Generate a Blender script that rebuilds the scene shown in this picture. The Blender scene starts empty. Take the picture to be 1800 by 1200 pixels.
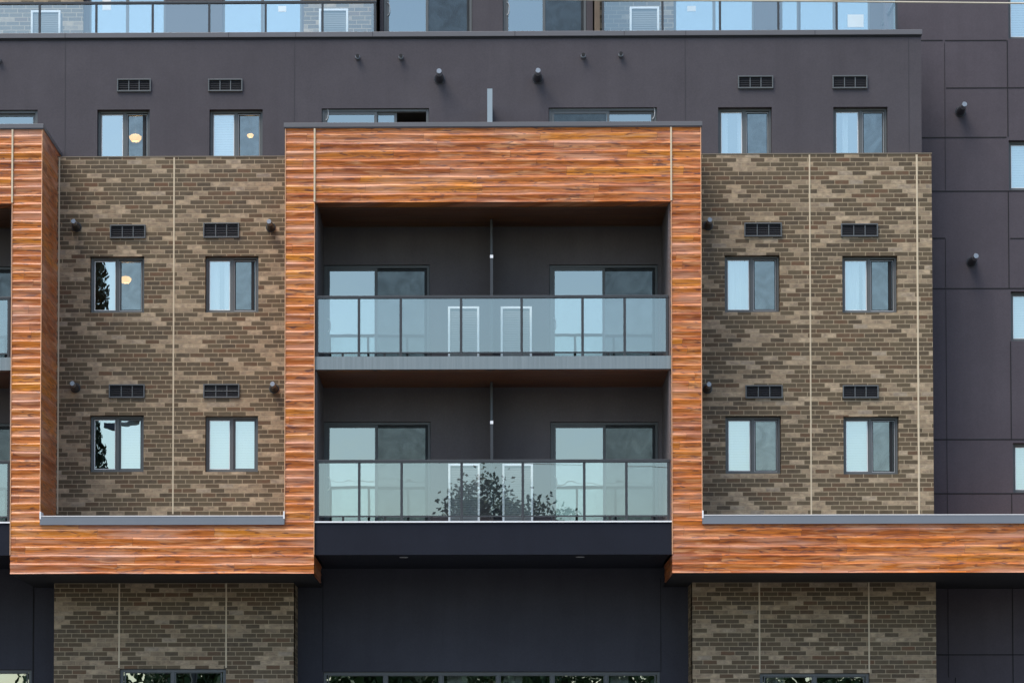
import bpy, math, random
from mathutils import Vector, noise
random.seed(7)
R = math.radians
S = bpy.context.scene
COL = S.collection

# ---------------------------------------------------------------- camera
FPX, PPX, PPY = 4600.0, 788.5, 1256.5          # focal length and principal point, photo pixels (1800 wide)
YAW, PITCH, ROLL = 0.013629, 0.036857, -0.000175
CAMZ = 1.7
_f = Vector((-math.sin(YAW)*math.cos(PITCH), math.cos(YAW)*math.cos(PITCH), math.sin(PITCH)))
_r = Vector((math.cos(YAW), math.sin(YAW), 0))
_u = _r.cross(_f)
_r, _u = (math.cos(ROLL)*_r + math.sin(ROLL)*_u), (-math.sin(ROLL)*_r + math.cos(ROLL)*_u)
cam = bpy.data.cameras.new('camera')
camo = bpy.data.objects.new('camera', cam); COL.objects.link(camo)
from mathutils import Matrix
m3 = Matrix((_r, _u, -_f)).transposed()
camo.matrix_world = Matrix.Translation((0, 0, CAMZ)) @ m3.to_4x4()
cam.sensor_width = 36; cam.lens = FPX/1800*36
cam.shift_x = (900-PPX)/1800; cam.shift_y = (PPY-600)/1800
cam.clip_start = .5; cam.clip_end = 2000
S.camera = camo

# ---------------------------------------------------------------- light
SUN_EL, SUN_AZ = 60.0, 226.0                   # azimuth clockwise from +Y (the facade faces -Y, 180)
W = bpy.data.worlds.new('World'); S.world = W; W.use_nodes = True
wn = W.node_tree.nodes; wl = W.node_tree.links
bg = wn['Background']
sky = wn.new('ShaderNodeTexSky'); sky.sky_type = 'NISHITA'; sky.sun_disc = False
sky.sun_elevation = R(SUN_EL); sky.sun_rotation = R(SUN_AZ)
sky.air_density = 1.3; sky.dust_density = 1.6; sky.ozone_density = 2.6
wl.new(sky.outputs[0], bg.inputs[0]); bg.inputs[1].default_value = .135
sl = bpy.data.lights.new('sun', 'SUN'); sl.energy = 2.0; sl.angle = R(38); sl.color = (1, .93, .84)
so = bpy.data.objects.new('sun', sl); COL.objects.link(so)
d = Vector((math.sin(R(SUN_AZ))*math.cos(R(SUN_EL)), math.cos(R(SUN_AZ))*math.cos(R(SUN_EL)), math.sin(R(SUN_EL))))
so.rotation_euler = d.to_track_quat('Z', 'Y').to_euler(); so.location = (0, 0, 60)
S.view_settings.view_transform = 'Standard'; S.view_settings.look = 'None'
S.view_settings.exposure = 0.77; S.view_settings.gamma = 1

# ---------------------------------------------------------------- photo pixel -> point on a plane parallel to the facade
def at(px, py, Y):
    d = _r*((px-PPX)/FPX) - _u*((py-PPY)/FPX) + _f
    t = Y/d.y
    return Vector((d.x*t, Y, CAMZ + d.z*t))
def rect(x0, y0, x1, y1, Y):
    """photo rectangle -> X0, X1, Z0, Z1 on plane Y"""
    ym = (y0+y1)/2; xm = (x0+x1)/2
    return at(x0, ym, Y).x, at(x1, ym, Y).x, at(xm, y1, Y).z, at(xm, y0, Y).z

# ---------------------------------------------------------------- materials
MATS = {}
def newmat(name):
    m = bpy.data.materials.new(name); m.use_nodes = True
    MATS[name] = m
    nt = m.node_tree
    return m, nt.nodes, nt.links, nt.nodes['Principled BSDF']
def mth(n, l, op, a, b=None, c=None):
    x = n.new('ShaderNodeMath'); x.operation = op
    for i, v in enumerate((a, b, c)):
        if v is None: continue
        if isinstance(v, (int, float)): x.inputs[i].default_value = v
        else: l.new(v, x.inputs[i])
    return x.outputs[0]
def ramp(n, l, fac, stops, interp='LINEAR'):
    r = n.new('ShaderNodeValToRGB'); r.color_ramp.interpolation = interp
    e = r.color_ramp.elements
    while len(e) < len(stops): e.new(.5)
    for k, (p, c) in enumerate(stops):
        e[k].position = p; e[k].color = (*c, 1) if len(c) == 3 else c
    l.new(fac, r.inputs[0]); return r.outputs[0]
def mix(n, l, fac, a, b, mode='MIX'):
    x = n.new('ShaderNodeMix'); x.data_type = 'RGBA'; x.blend_type = mode
    for s, v in ((0, fac), (6, a), (7, b)):
        if isinstance(v, (int, float)): x.inputs[s].default_value = v
        elif isinstance(v, tuple): x.inputs[s].default_value = (*v, 1)
        else: l.new(v, x.inputs[s])
    return x.outputs[2]
def noisetex(n, l, vec, scale, detail=3, rough=.5, dist=0):
    x = n.new('ShaderNodeTexNoise'); x.inputs['Scale'].default_value = scale
    x.inputs['Detail'].default_value = detail; x.inputs['Roughness'].default_value = rough
    x.inputs['Distortion'].default_value = dist
    l.new(vec, x.inputs['Vector']); return x.outputs[0]
def pos(n, l):
    g = n.new('ShaderNodeNewGeometry'); s = n.new('ShaderNodeSeparateXYZ')
    l.new(g.outputs['Position'], s.inputs[0]); return g.outputs['Position'], s.outputs
def comb(n, l, a, b, c=0.0):
    x = n.new('ShaderNodeCombineXYZ')
    for i, v in enumerate((a, b, c)):
        if isinstance(v, (int, float)): x.inputs[i].default_value = v
        else: l.new(v, x.inputs[i])
    return x.outputs[0]
def wnoise(n, l, vec):
    x = n.new('ShaderNodeTexWhiteNoise'); x.noise_dimensions = '3D'; l.new(vec, x.inputs[0]); return x.outputs['Value']
def bump(n, l, h, strength, dist, bsdf):
    b = n.new('ShaderNodeBump'); b.inputs['Strength'].default_value = strength; b.inputs['Distance'].default_value = dist
    l.new(h, b.inputs['Height']); l.new(b.outputs[0], bsdf.inputs['Normal'])

def plain(name, col, rough=.5, metal=0, var=.12, scale=3, spec=.5):
    m, n, l, b = newmat(name)
    P, s = pos(n, l)
    f = noisetex(n, l, P, scale, 4, .6)
    c = mix(n, l, f, tuple(v*(1-var) for v in col), tuple(min(1, v*(1+var)) for v in col))
    l.new(c, b.inputs['Base Color']); b.inputs['Roughness'].default_value = rough
    b.inputs['Metallic'].default_value = metal; b.inputs['Specular IOR Level'].default_value = spec
    return m
def stucco(name, col):
    m, n, l, b = newmat(name)
    P, s = pos(n, l)
    f = noisetex(n, l, P, .8, 6, .68)
    f2 = noisetex(n, l, P, 28, 3, .7)
    st = n.new('ShaderNodeVectorMath'); st.operation = 'MULTIPLY'; l.new(P, st.inputs[0]); st.inputs[1].default_value = (3.2, 3.2, .22)
    f3 = noisetex(n, l, st.outputs[0], 1, 4, .6)
    c = mix(n, l, f, tuple(v*.74 for v in col), (col[0]*1.26, col[1]*1.28, col[2]*1.24))
    c = mix(n, l, mth(n, l, 'MULTIPLY', mth(n, l, 'SUBTRACT', f3, .42), 1.0), c, tuple(v*.72 for v in col))
    c = mix(n, l, f2, mix(n, l, 1, c, (.8, .8, .8), 'MULTIPLY'), mix(n, l, 1, c, (1.2, 1.2, 1.2), 'MULTIPLY'))
    l.new(c, b.inputs['Base Color']); b.inputs['Roughness'].default_value = .85; b.inputs['Specular IOR Level'].default_value = .25
    bump(n, l, noisetex(n, l, P, 120, 3, .7), .5, .004, b)
    return m
stucco('stucco', (.082, .073, .082)); stucco('stucco_lower', (.060, .060, .076)); stucco('stucco_right', (.092, .078, .090))
stucco('stucco_brightened', (.155, .135, .138)); stucco('stucco_fascia', (.013, .015, .024))  # alcove copy of the wall paint, lightened to offset the weak light there

def brick(name):
    m, n, l, b = newmat(name)
    P, s = pos(n, l)
    H, BW = .0903, .283
    wob = mth(n, l, 'MULTIPLY', mth(n, l, 'SUBTRACT', noisetex(n, l, P, 9, 2), .5), .006)
    u = mth(n, l, 'ADD', mth(n, l, 'ADD', s[0], s[1]), wob)
    v = mth(n, l, 'DIVIDE', mth(n, l, 'ADD', s[2], wob), H)
    row = mth(n, l, 'FLOOR', v)
    off = mth(n, l, 'FRACT', mth(n, l, 'MULTIPLY', row, .383))
    uu = mth(n, l, 'ADD', mth(n, l, 'DIVIDE', u, BW), off)
    colm = mth(n, l, 'FLOOR', uu)
    fu = mth(n, l, 'FRACT', uu); fv = mth(n, l, 'FRACT', v)
    idv = comb(n, l, row, colm, 1.3)
    w1 = wnoise(n, l, idv); w2 = wnoise(n, l, comb(n, l, row, colm, 9.1)); w3 = wnoise(n, l, comb(n, l, row, colm, 5.5))
    low = noisetex(n, l, comb(n, l, mth(n, l, 'MULTIPLY', colm, .33), mth(n, l, 'MULTIPLY', row, .42)), 1.0, 2, .5)
    t = mth(n, l, 'ADD', mth(n, l, 'MULTIPLY', w1, .26), mth(n, l, 'MULTIPLY', low, 1.30))
    tan = mth(n, l, 'GREATER_THAN', t, .852)
    dark = ramp(n, l, w2, [(0, (.082, .054, .028)), (.30, (.108, .076, .040)), (.60, (.132, .095, .050)), (.85, (.112, .070, .038)), (1, (.165, .085, .044))])
    lite = ramp(n, l, w3, [(0, (.31, .225, .135)), (.5, (.44, .32, .195)), (.85, (.55, .41, .26)), (1, (.39, .31, .22))])
    cl = noisetex(n, l, comb(n, l, mth(n, l, 'MULTIPLY', u, 7), mth(n, l, 'MULTIPLY', s[2], 11)), 1, 4, .65)
    dark = mix(n, l, ramp(n, l, cl, [(.40, (0, 0, 0)), (.75, (1, 1, 1))]), dark, (.150, .106, .060))
    lite = mix(n, l, ramp(n, l, cl, [(.35, (0, 0, 0)), (.60, (1, 1, 1))]), mix(n, l, .6, lite, (.13, .095, .07)), lite)
    c = mix(n, l, tan, dark, lite)
    c = mix(n, l, mth(n, l, 'MULTIPLY', noisetex(n, l, P, .7, 4, .6), .5), c, mix(n, l, 1, c, (.72, .72, .74), 'MULTIPLY'))
    mw, mh = .026, .082
    me = mth(n, l, 'MAXIMUM', mth(n, l, 'LESS_THAN', fu, mw*2), mth(n, l, 'LESS_THAN', fv, mh*2))
    mort = mix(n, l, cl, (.26, .20, .12), (.46, .355, .225))
    c = mix(n, l, me, c, mort)
    l.new(c, b.inputs['Base Color'])
    l.new(mth(n, l, 'ADD', mth(n, l, 'MULTIPLY', w2, .25), .45), b.inputs['Roughness']); b.inputs['Specular IOR Level'].default_value = .35
    h = mth(n, l, 'ADD', mth(n, l, 'MULTIPLY', mth(n, l, 'SUBTRACT', 1, me), .9), mth(n, l, 'MULTIPLY', noisetex(n, l, P, 40, 3, .6), .35))
    bump(n, l, h, .6, .008, b)
    return m
brick('brick')

BOARD = .166
def wood(name, soffit=False, dim=1.0):
    m, n, l, b = newmat(name)
    P, s = pos(n, l)
    if soffit: u, v = s[0], s[1]
    else: u, v = mth(n, l, 'ADD', s[0], s[1]), s[2]
    vr = mth(n, l, 'DIVIDE', v, BOARD); row = mth(n, l, 'FLOOR', vr); fv = mth(n, l, 'FRACT', vr)
    r0 = wnoise(n, l, comb(n, l, row, 1.1))
    pu = mth(n, l, 'ADD', mth(n, l, 'DIVIDE', u, 2.25), r0); pl = mth(n, l, 'FLOOR', pu)
    w = wnoise(n, l, comb(n, l, row, pl, 2.2)); w2 = wnoise(n, l, comb(n, l, row, pl, 7.7))
    sh = mth(n, l, 'MULTIPLY', w, 37)
    g1 = noisetex(n, l, comb(n, l, mth(n, l, 'ADD', mth(n, l, 'MULTIPLY', u, 2.2), sh), mth(n, l, 'MULTIPLY', v, 30)), 1, 5, .62, .5)
    g2 = noisetex(n, l, comb(n, l, mth(n, l, 'ADD', mth(n, l, 'MULTIPLY', u, 1.3), sh), mth(n, l, 'MULTIPLY', v, 11), sh), 1, 4, .55, .9)
    g3 = noisetex(n, l, comb(n, l, mth(n, l, 'MULTIPLY', u, 9), mth(n, l, 'MULTIPLY', v, 120)), 1, 3, .6)
    base = ramp(n, l, w, [(0, (.46, .115, .020)), (.25, (.62, .170, .026)), (.5, (.74, .215, .024)), (.72, (.68, .195, .036)), (.9, (.84, .29, .020)), (1, (.50, .13, .032))])
    c = mix(n, l, ramp(n, l, g1, [(.36, (0, 0, 0)), (.55, (1, 1, 1))]), mix(n, l, 1, base, (.50, .42, .42), 'MULTIPLY'), base)
    c = mix(n, l, ramp(n, l, g2, [(.50, (0, 0, 0)), (.72, (.85, .85, .85))]), c, (.86, .42, .19))
    kn = noisetex(n, l, comb(n, l, mth(n, l, 'ADD', mth(n, l, 'MULTIPLY', u, 3.4), sh), mth(n, l, 'MULTIPLY', v, 19), 4.4), 1, 3, .55, .6)
    c = mix(n, l, ramp(n, l, kn, [(.575, (0, 0, 0)), (.67, (.85, .85, .85))]), c, (.12, .042, .036))
    c = mix(n, l, mth(n, l, 'MULTIPLY', g3, .5), c, mix(n, l, 1, c, (.7, .66, .66), 'MULTIPLY'))
    fe = mth(n, l, 'FRACT', pu)
    pk = noisetex(n, l, comb(n, l, mth(n, l, 'MULTIPLY', u, .55), mth(n, l, 'MULTIPLY', v, 5.5), 8.8), 1, 3, .5)
    c = mix(n, l, ramp(n, l, pk, [(.50, (0, 0, 0)), (.70, (.6, .6, .6))]), c, (.70, .36, .24))
    st_ = noisetex(n, l, comb(n, l, mth(n, l, 'ADD', mth(n, l, 'MULTIPLY', u, 1.1), sh), mth(n, l, 'MULTIPLY', v, 46), 2.1), 1, 4, .6, .4)
    c = mix(n, l, ramp(n, l, st_, [(.53, (0, 0, 0)), (.65, (.75, .75, .75))]), c, (.20, .058, .026))
    gap = mth(n, l, 'LESS_THAN', fe, .0022)
    c = mix(n, l, mth(n, l, 'MULTIPLY', gap, .6), c, (.06, .025, .015))
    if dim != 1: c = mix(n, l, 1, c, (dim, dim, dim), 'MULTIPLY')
    l.new(c, b.inputs['Base Color']); b.inputs['Roughness'].default_value = .36
    b.inputs['Specular IOR Level'].default_value = .35
    b.inputs['Coat Weight'].default_value = .30; b.inputs['Coat Roughness'].default_value = .30
    bump(n, l, g1, .25, .003, b)
    return m
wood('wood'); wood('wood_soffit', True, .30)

plain('cap_metal', (.13, .125, .13), .42, .0, .08, 1.5)
plain('ledge_metal', (.19, .205, .225), .38, .1, .1, 1.2)
plain('frame_metal', (.105, .112, .112), .42, 0, .12, 4)
plain('rail_metal', (.050, .052, .055), .35, .2, .1, 4)
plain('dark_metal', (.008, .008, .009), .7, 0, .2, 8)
plain('louvre_metal', (.006, .0065, .010), .8, 0, .2, 8)
plain('silver', (.30, .31, .32), .35, .6, .1, 10)
plain('hood_grey', (.040, .042, .048), .35, .3, .2, 10)
plain('white_trim', (.88, .88, .87), .45, 0, .04, 4)
plain('panel_grey', (.42, .43, .43), .55, 0, .06, 5)
plain('louvre_grey', (.17, .18, .18), .55, 0, .06, 5)
plain('panel_pale', (.30, .36, .39), .3, 0, .06, 2)
plain('coping_tan', (.20, .16, .11), .7)
plain('wood_trim', (.72, .38, .20), .45, 0, .15, 6)
plain('stucco_joint', (.052, .047, .053), .8)
plain('sealant', (.66, .54, .37), .8, 0, .12, 12)
plain('sealant_dark', (.010, .009, .010), .8, 0, .1, 12)
plain('blind', (.82, .83, .82), .7, 0, .03, 3)
plain('curtain', (.78, .78, .76), .8, 0, .05, 5)
plain('room', (.16, .15, .14), .85, 0, .2, .8)
plain('room_warm', (.20, .13, .06), .85, 0, .2, .8)
plain('paper', (.85, .85, .82), .7, 0, .03, 5)
plain('bark', (.10, .075, .05), .9, 0, .3, 6)
plain('cable', (.62, .55, .42), .5, 0, .08, 6)
plain('cable_black', (.03, .03, .03), .6, 0, .1, 6)
plain('pole_wood', (.16, .12, .085), .85, 0, .25, 5)
plain('asphalt', (.05, .05, .052), .9, 0, .25, 1.2)
plain('pavement', (.13, .125, .12), .85, 0, .15, 1.5)
plain('lawn', (.05, .085, .03), .95, 0, .3, 2)

# fascia of the balcony slab: pale metal with faint vertical runs of dirt
m, n, l, b = newmat('fascia')
P, s = pos(n, l)
f = noisetex(n, l, comb(n, l, mth(n, l, 'MULTIPLY', s[0], 22), mth(n, l, 'MULTIPLY', s[2], .6)), 1, 4, .65)
c = mix(n, l, ramp(n, l, f, [(.3, (0, 0, 0)), (.7, (1, 1, 1))]), (.165, .20, .205), (.245, .285, .29))
c = mix(n, l, mth(n, l, 'MULTIPLY', noisetex(n, l, P, 1.2, 3), .5), c, (.21, .26, .28))
l.new(c, b.inputs['Base Color']); b.inputs['Roughness'].default_value = .45

def glass(name, refl, tint, wave=.0012, scale=1.3, body=None, bodyf=0):
    m = bpy.data.materials.new(name); m.use_nodes = True; MATS[name] = m
    n, l = m.node_tree.nodes, m.node_tree.links; n.clear()
    out = n.new('ShaderNodeOutputMaterial')
    P, s = pos(n, l)
    tr = n.new('ShaderNodeBsdfTransparent'); tr.inputs[0].default_value = (*tint, 1)
    gl = n.new('ShaderNodeBsdfGlossy'); gl.inputs['Roughness'].default_value = 0.0; gl.inputs[0].default_value = (.90, 1, .98, 1)
    h = noisetex(n, l, P, scale, 2, .5)
    bp = n.new('ShaderNodeBump'); bp.inputs['Strength'].default_value = 1; bp.inputs['Distance'].default_value = wave
    l.new(h, bp.inputs['Height']); l.new(bp.outputs[0], gl.inputs['Normal'])
    lw = n.new('ShaderNodeLayerWeight'); lw.inputs[0].default_value = .12
    fac = mth(n, l, 'ADD', mth(n, l, 'MULTIPLY', lw.outputs['Fresnel'], .8), refl)
    fac = mth(n, l, 'MINIMUM', fac, 1)
    ms = n.new('ShaderNodeMixShader'); l.new(fac, ms.inputs[0]); l.new(tr.outputs[0], ms.inputs[1]); l.new(gl.outputs[0], ms.inputs[2])
    o = ms.outputs[0]
    if bodyf:
        df = n.new('ShaderNodeBsdfDiffuse'); df.inputs[0].default_value = (*body, 1)
        dirt = noisetex(n, l, P, 2.2, 4, .6)
        m2 = n.new('ShaderNodeMixShader'); l.new(mth(n, l, 'MULTIPLY', dirt, bodyf*2), m2.inputs[0])
        l.new(o, m2.inputs[1]); l.new(df.outputs[0], m2.inputs[2]); o = m2.outputs[0]
    l.new(o, out.inputs[0]); return m
glass('window_glass', .50, (.78, .85, .85), .0022)
glass('door_glass', .34, (.66, .74, .74), .0022)
glass('rail_glass', .245, (.90, .98, .99), .0009, .8, (.65, .80, .88), .008)
# insect screen: fine dark mesh
m = bpy.data.materials.new('mesh_screen'); m.use_nodes = True; MATS['mesh_screen'] = m
n, l = m.node_tree.nodes, m.node_tree.links; n.clear()
out = n.new('ShaderNodeOutputMaterial'); tr = n.new('ShaderNodeBsdfTransparent'); df = n.new('ShaderNodeBsdfDiffuse')
df.inputs[0].default_value = (.035, .04, .045, 1); P, s = pos(n, l)
ms = n.new('ShaderNodeMixShader')
l.new(mth(n, l, 'ADD', mth(n, l, 'MULTIPLY', noisetex(n, l, P, 2.6, 4, .6, 1.5), .34), .18), ms.inputs[0])
l.new(tr.outputs[0], ms.inputs[1]); l.new(df.outputs[0], ms.inputs[2]); l.new(ms.outputs[0], out.inputs[0])
m2_ = MATS['mesh_screen'].copy(); m2_.name = 'door_screen'; MATS['door_screen'] = m2_
for nd in m2_.node_tree.nodes:
    if nd.type == 'MATH' and nd.operation == 'ADD': nd.inputs[1].default_value = .36
# lamps lit inside rooms
m, n, l, b = newmat('lamp_glow')
b.inputs['Base Color'].default_value = (1, .8, .5, 1); b.inputs['Emission Color'].default_value = (1, .52, .15, 1); b.inputs['Emission Strength'].default_value = 2.2
m, n, l, b = newmat('leaf')
P, s = pos(n, l)
c = ramp(n, l, noisetex(n, l, P, 1.3, 3), [(.3, (.030, .055, .016)), (.55, (.055, .095, .028)), (.75, (.10, .13, .04))])
l.new(c, b.inputs['Base Color']); b.inputs['Roughness'].default_value = .55
m, n, l, b = newmat('leaf_dark')
c = ramp(n, l, noisetex(n, l, pos(n, l)[0], 2, 3), [(.3, (.012, .022, .010)), (.7, (.035, .055, .022))])
l.new(c, b.inputs['Base Color']); b.inputs['Roughness'].default_value = .6

# ---------------------------------------------------------------- mesh builder
WO = {}
class MB:
    def __init__(s): s.v = []; s.f = []
    def quad(s, a, b, c, d):
        i = len(s.v); s.v += [tuple(a), tuple(b), tuple(c), tuple(d)]; s.f.append((i, i+1, i+2, i+3)); return s
    def poly(s, pts):
        i = len(s.v); s.v += [tuple(p) for p in pts]; s.f.append(tuple(range(i, i+len(pts)))); return s
    def box(s, x0, x1, y0, y1, z0, z1):
        if x1 < x0: x0, x1 = x1, x0
        i = len(s.v)
        s.v += [(x0,y0,z0),(x1,y0,z0),(x1,y1,z0),(x0,y1,z0),(x0,y0,z1),(x1,y0,z1),(x1,y1,z1),(x0,y1,z1)]
        for q in ((0,1,5,4),(1,2,6,5),(2,3,7,6),(3,0,4,7),(4,5,6,7),(3,2,1,0)): s.f.append(tuple(i+k for k in q))
        return s
    def prism_x(s, prof, x0, x1):
        """(y,z) outline extruded along x"""
        i = len(s.v); k = len(prof)
        s.v += [(x0, p[0], p[1]) for p in prof] + [(x1, p[0], p[1]) for p in prof]
        for j in range(k): s.f.append((i+j, i+(j+1) % k, i+k+(j+1) % k, i+k+j))
        s.f.append(tuple(i+j for j in range(k))[::-1]); s.f.append(tuple(i+k+j for j in range(k))); return s
    def tube(s, a, b, r0, r1=None, seg=10, caps=True):
        r1 = r0 if r1 is None else r1
        a, b = Vector(a), Vector(b); d = (b-a).normalized()
        t = Vector((0, 0, 1)) if abs(d.z) < .9 else Vector((1, 0, 0))
        p = d.cross(t).normalized(); q = d.cross(p)
        i = len(s.v)
        for c, r in ((a, r0), (b, r1)):
            for k in range(seg):
                an = 2*math.pi*k/seg; s.v.append(tuple(c + (p*math.cos(an)+q*math.sin(an))*r))
        for k in range(seg): s.f.append((i+k, i+(k+1) % seg, i+seg+(k+1) % seg, i+seg+k))
        if caps: s.f.append(tuple(i+k for k in range(seg))[::-1]); s.f.append(tuple(i+seg+k for k in range(seg)))
        return s
    def frame(s, x0, x1, z0, z1, y0, y1, w, wb=None):
        """rectangular frame, members butted"""
        wb = w if wb is None else wb
        s.box(x0, x0+w, y0, y1, z0, z1); s.box(x1-w, x1, y0, y1, z0, z1)
        s.box(x0+w, x1-w, y0, y1, z1-w, z1)
        if wb: s.box(x0+w, x1-w, y0, y1, z0, z0+wb)
        return s
    def build(s, name, mat, parent=None, label=None, bevel=0, smooth=False, origin=None):
        xs = [p[0] for p in s.v]; ys = [p[1] for p in s.v]; zs = [p[2] for p in s.v]
        o = Vector(origin) if origin else Vector(((min(xs)+max(xs))/2, (min(ys)+max(ys))/2, min(zs)))
        me = bpy.data.meshes.new(name)
        me.from_pydata([(p[0]-o.x, p[1]-o.y, p[2]-o.z) for p in s.v], [], s.f); me.update()
        me.materials.append(MATS[mat])
        ob = bpy.data.objects.new(name, me); COL.objects.link(ob)
        WO[ob.name] = o
        if parent: ob.parent = parent; ob.location = o - WO[parent.name]
        else: ob.location = o
        if label: ob['label'] = label
        if smooth:
            for p in me.polygons: p.use_smooth = True
        if bevel:
            md = ob.modifiers.new('bevel', 'BEVEL'); md.width = bevel; md.segments = 2; md.limit_method = 'ANGLE'
        return ob
def tag(o, label=None, cat=None, group=None, kind=None):
    for k, v in (('label', label), ('category', cat), ('group', group), ('kind', kind)):
        if v: o[k] = v
    return o
def empty(name, loc):
    o = bpy.data.objects.new(name, None); COL.objects.link(o); o.location = loc; WO[o.name] = Vector(loc); o.empty_display_size = .3
    return o

# ---------------------------------------------------------------- planes of the facade
YF, YB, YA, YL, YR, YT = 50.0, 51.84, 52.1, 52.9, 53.4, 54.3   # wood front, brick, alcove/fourth storey, ground storey, right wall, top terrace
BLD = empty('apartment_building', (0, 52, 0))
tag(BLD, 'mid-rise apartment block of dark stucco, brown brick and orange wood cladding with glass balconies', 'building')

def wall(name, mat, x0, x1, z0, z1, Y, holes=(), reveal=.21, label=None):
    xs = sorted({x0, x1, *[h[0] for h in holes], *[h[1] for h in holes]})
    zs = sorted({z0, z1, *[h[2] for h in holes], *[h[3] for h in holes]})
    xs = [x for x in xs if x0 <= x <= x1]; zs = [z for z in zs if z0 <= z <= z1]
    mb = MB()
    for a, b in zip(xs, xs[1:]):
        for c, d in zip(zs, zs[1:]):
            mx, mz = (a+b)/2, (c+d)/2
            if any(h[0] < mx < h[1] and h[2] < mz < h[3] for h in holes): continue
            mb.quad((a, Y, c), (b, Y, c), (b, Y, d), (a, Y, d))
    for h in holes:
        a, b, c, d = h; Z = Y+reveal
        c = max(c, z0)
        mb.quad((a, Y, c), (a, Y, d), (a, Z, d), (a, Z, c)); mb.quad((b, Y, c), (b, Z, c), (b, Z, d), (b, Y, d))
        mb.quad((a, Y, d), (b, Y, d), (b, Z, d), (a, Z, d)); mb.quad((a, Y, c), (a, Z, c), (b, Z, c), (b, Y, c))
    # ends and top: real thickness
    T = Y+.3
    mb.quad((x0, Y, z0), (x0, Y, z1), (x0, T, z1), (x0, T, z0)); mb.quad((x1, Y, z0), (x1, T, z0), (x1, T, z1), (x1, Y, z1))
    mb.quad((x0, Y, z1), (x1, Y, z1), (x1, T, z1), (x0, T, z1))
    return mb.build(name, mat, BLD, label)

def pane(x0, x1, z0, z1, y, parent, mat='window_glass'):
    # each pane sits a hair out of true, as real glazing does
    a = random.uniform(-.0012, .0012); c = random.uniform(-.0012, .0012)
    f = lambda x, z: y + (x-(x0+x1)/2)*a + (z-(z0+z1)/2)*c
    mb = MB(); mb.quad((x0, f(x0, z0), z0), (x1, f(x1, z0), z0), (x1, f(x1, z1), z1), (x0, f(x0, z1), z1))
    return mb.build('pane', mat, parent)
def blind(x0, x1, z0, z1, y, parent, mat='blind', name='blind'):
    mb = MB(); k = max(4, int((z1-z0)/.05))
    h = (z1-z0)/k
    for i in range(k):
        mb.quad((x0, y-.006, z0+i*h), (x1, y-.006, z0+i*h), (x1, y+.006, z0+(i+1)*h), (x0, y+.006, z0+(i+1)*h))
    return mb.build(name, mat, parent)
def curtain(x0, x1, z0, z1, y, parent):
    mb = MB(); k = max(3, int((x1-x0)/.03)); st = (x1-x0)/k
    f = lambda i: y + .018*math.sin(i*1.7)
    for i in range(k):
        a, b = x0+i*st, x0+(i+1)*st
        mb.quad((a, f(i), z0), (b, f(i+1), z0), (b, f(i+1), z1), (a, f(i), z1))
    return mb.build('curtain', 'curtain', parent, smooth=True)

def window(box, Y, right='screen', shade=None, label=None, split=.5, curt=None, kind='window', gap=False):
    """horizontal slider: fixed pane on the left, sliding sash (with insect screen) on the right"""
    x0, x1, z0, z1 = box
    g = .004
    x0 += g; x1 -= g; z0 += g; z1 -= g
    y = Y+.11; w = .046; xm = x0+(x1-x0)*split
    mb = MB(); mb.frame(x0, x1, z0, z1, y, y+.09, w)
    mb.box(xm-.028, xm+.028, y+.006, y+.084, z0+w, z1-w)
    fr = mb.build(kind, 'frame_metal', BLD, label, bevel=.004)
    # inner beads
    MB().frame(x0+w, xm-.028, z0+w, z1-w, y+.024, y+.07, .020).build('sash', 'frame_metal', fr)
    pane(x0+w+.02, xm-.048, z0+w+.02, z1-w-.02, y+.045, fr)
    MB().frame(xm+.028, x1-w, z0+w, z1-w, y+.045, y+.085, .036).build('sash', 'frame_metal', fr)
    pane(xm+.064, x1-w-.036, z0+w+.036, z1-w-.036, y+.066, fr)
    if right == 'screen':
        MB().quad((xm+.03, y+.03, z0+w), (x1-w, y+.03, z0+w), (x1-w, y+.03, z1-w), (xm+.03, y+.03, z1-w)).build('insect_screen', 'mesh_screen', fr)
        MB().frame(xm+.032, x1-w-.012, z0+w+.004, z1-w-.022, y+.018, y+.028, .010).build('screen_frame', 'panel_grey', fr)
    if shade in ('left', 'both'): blind(x0+w, xm, z0+w, z1-w, y+.14, fr)
    if shade in ('right', 'both'): blind(xm, x1-w, z0+w, z1-w, y+.14, fr)
    if curt:
        for a, b in curt: curtain(x0+(x1-x0)*a, x0+(x1-x0)*b, z0+.03, z1-.03, y+.19, fr)
    if gap: MB().box(x1-w-.105, x1-w-.05, y+.012, y+.030, z0+w+.03, z1-w-.03).build('gap_shade', 'dark_metal', fr)  # dark strip standing in for the shade in the slider's sash gap
    # pale inner bead round the left pane (vinyl liner)
    MB().frame(x0+w+.02, xm-.048, z0+w+.02, z1-w-.02, y+.036, y+.043, .012).build('liner', 'white_trim', fr)
    return fr

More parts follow.
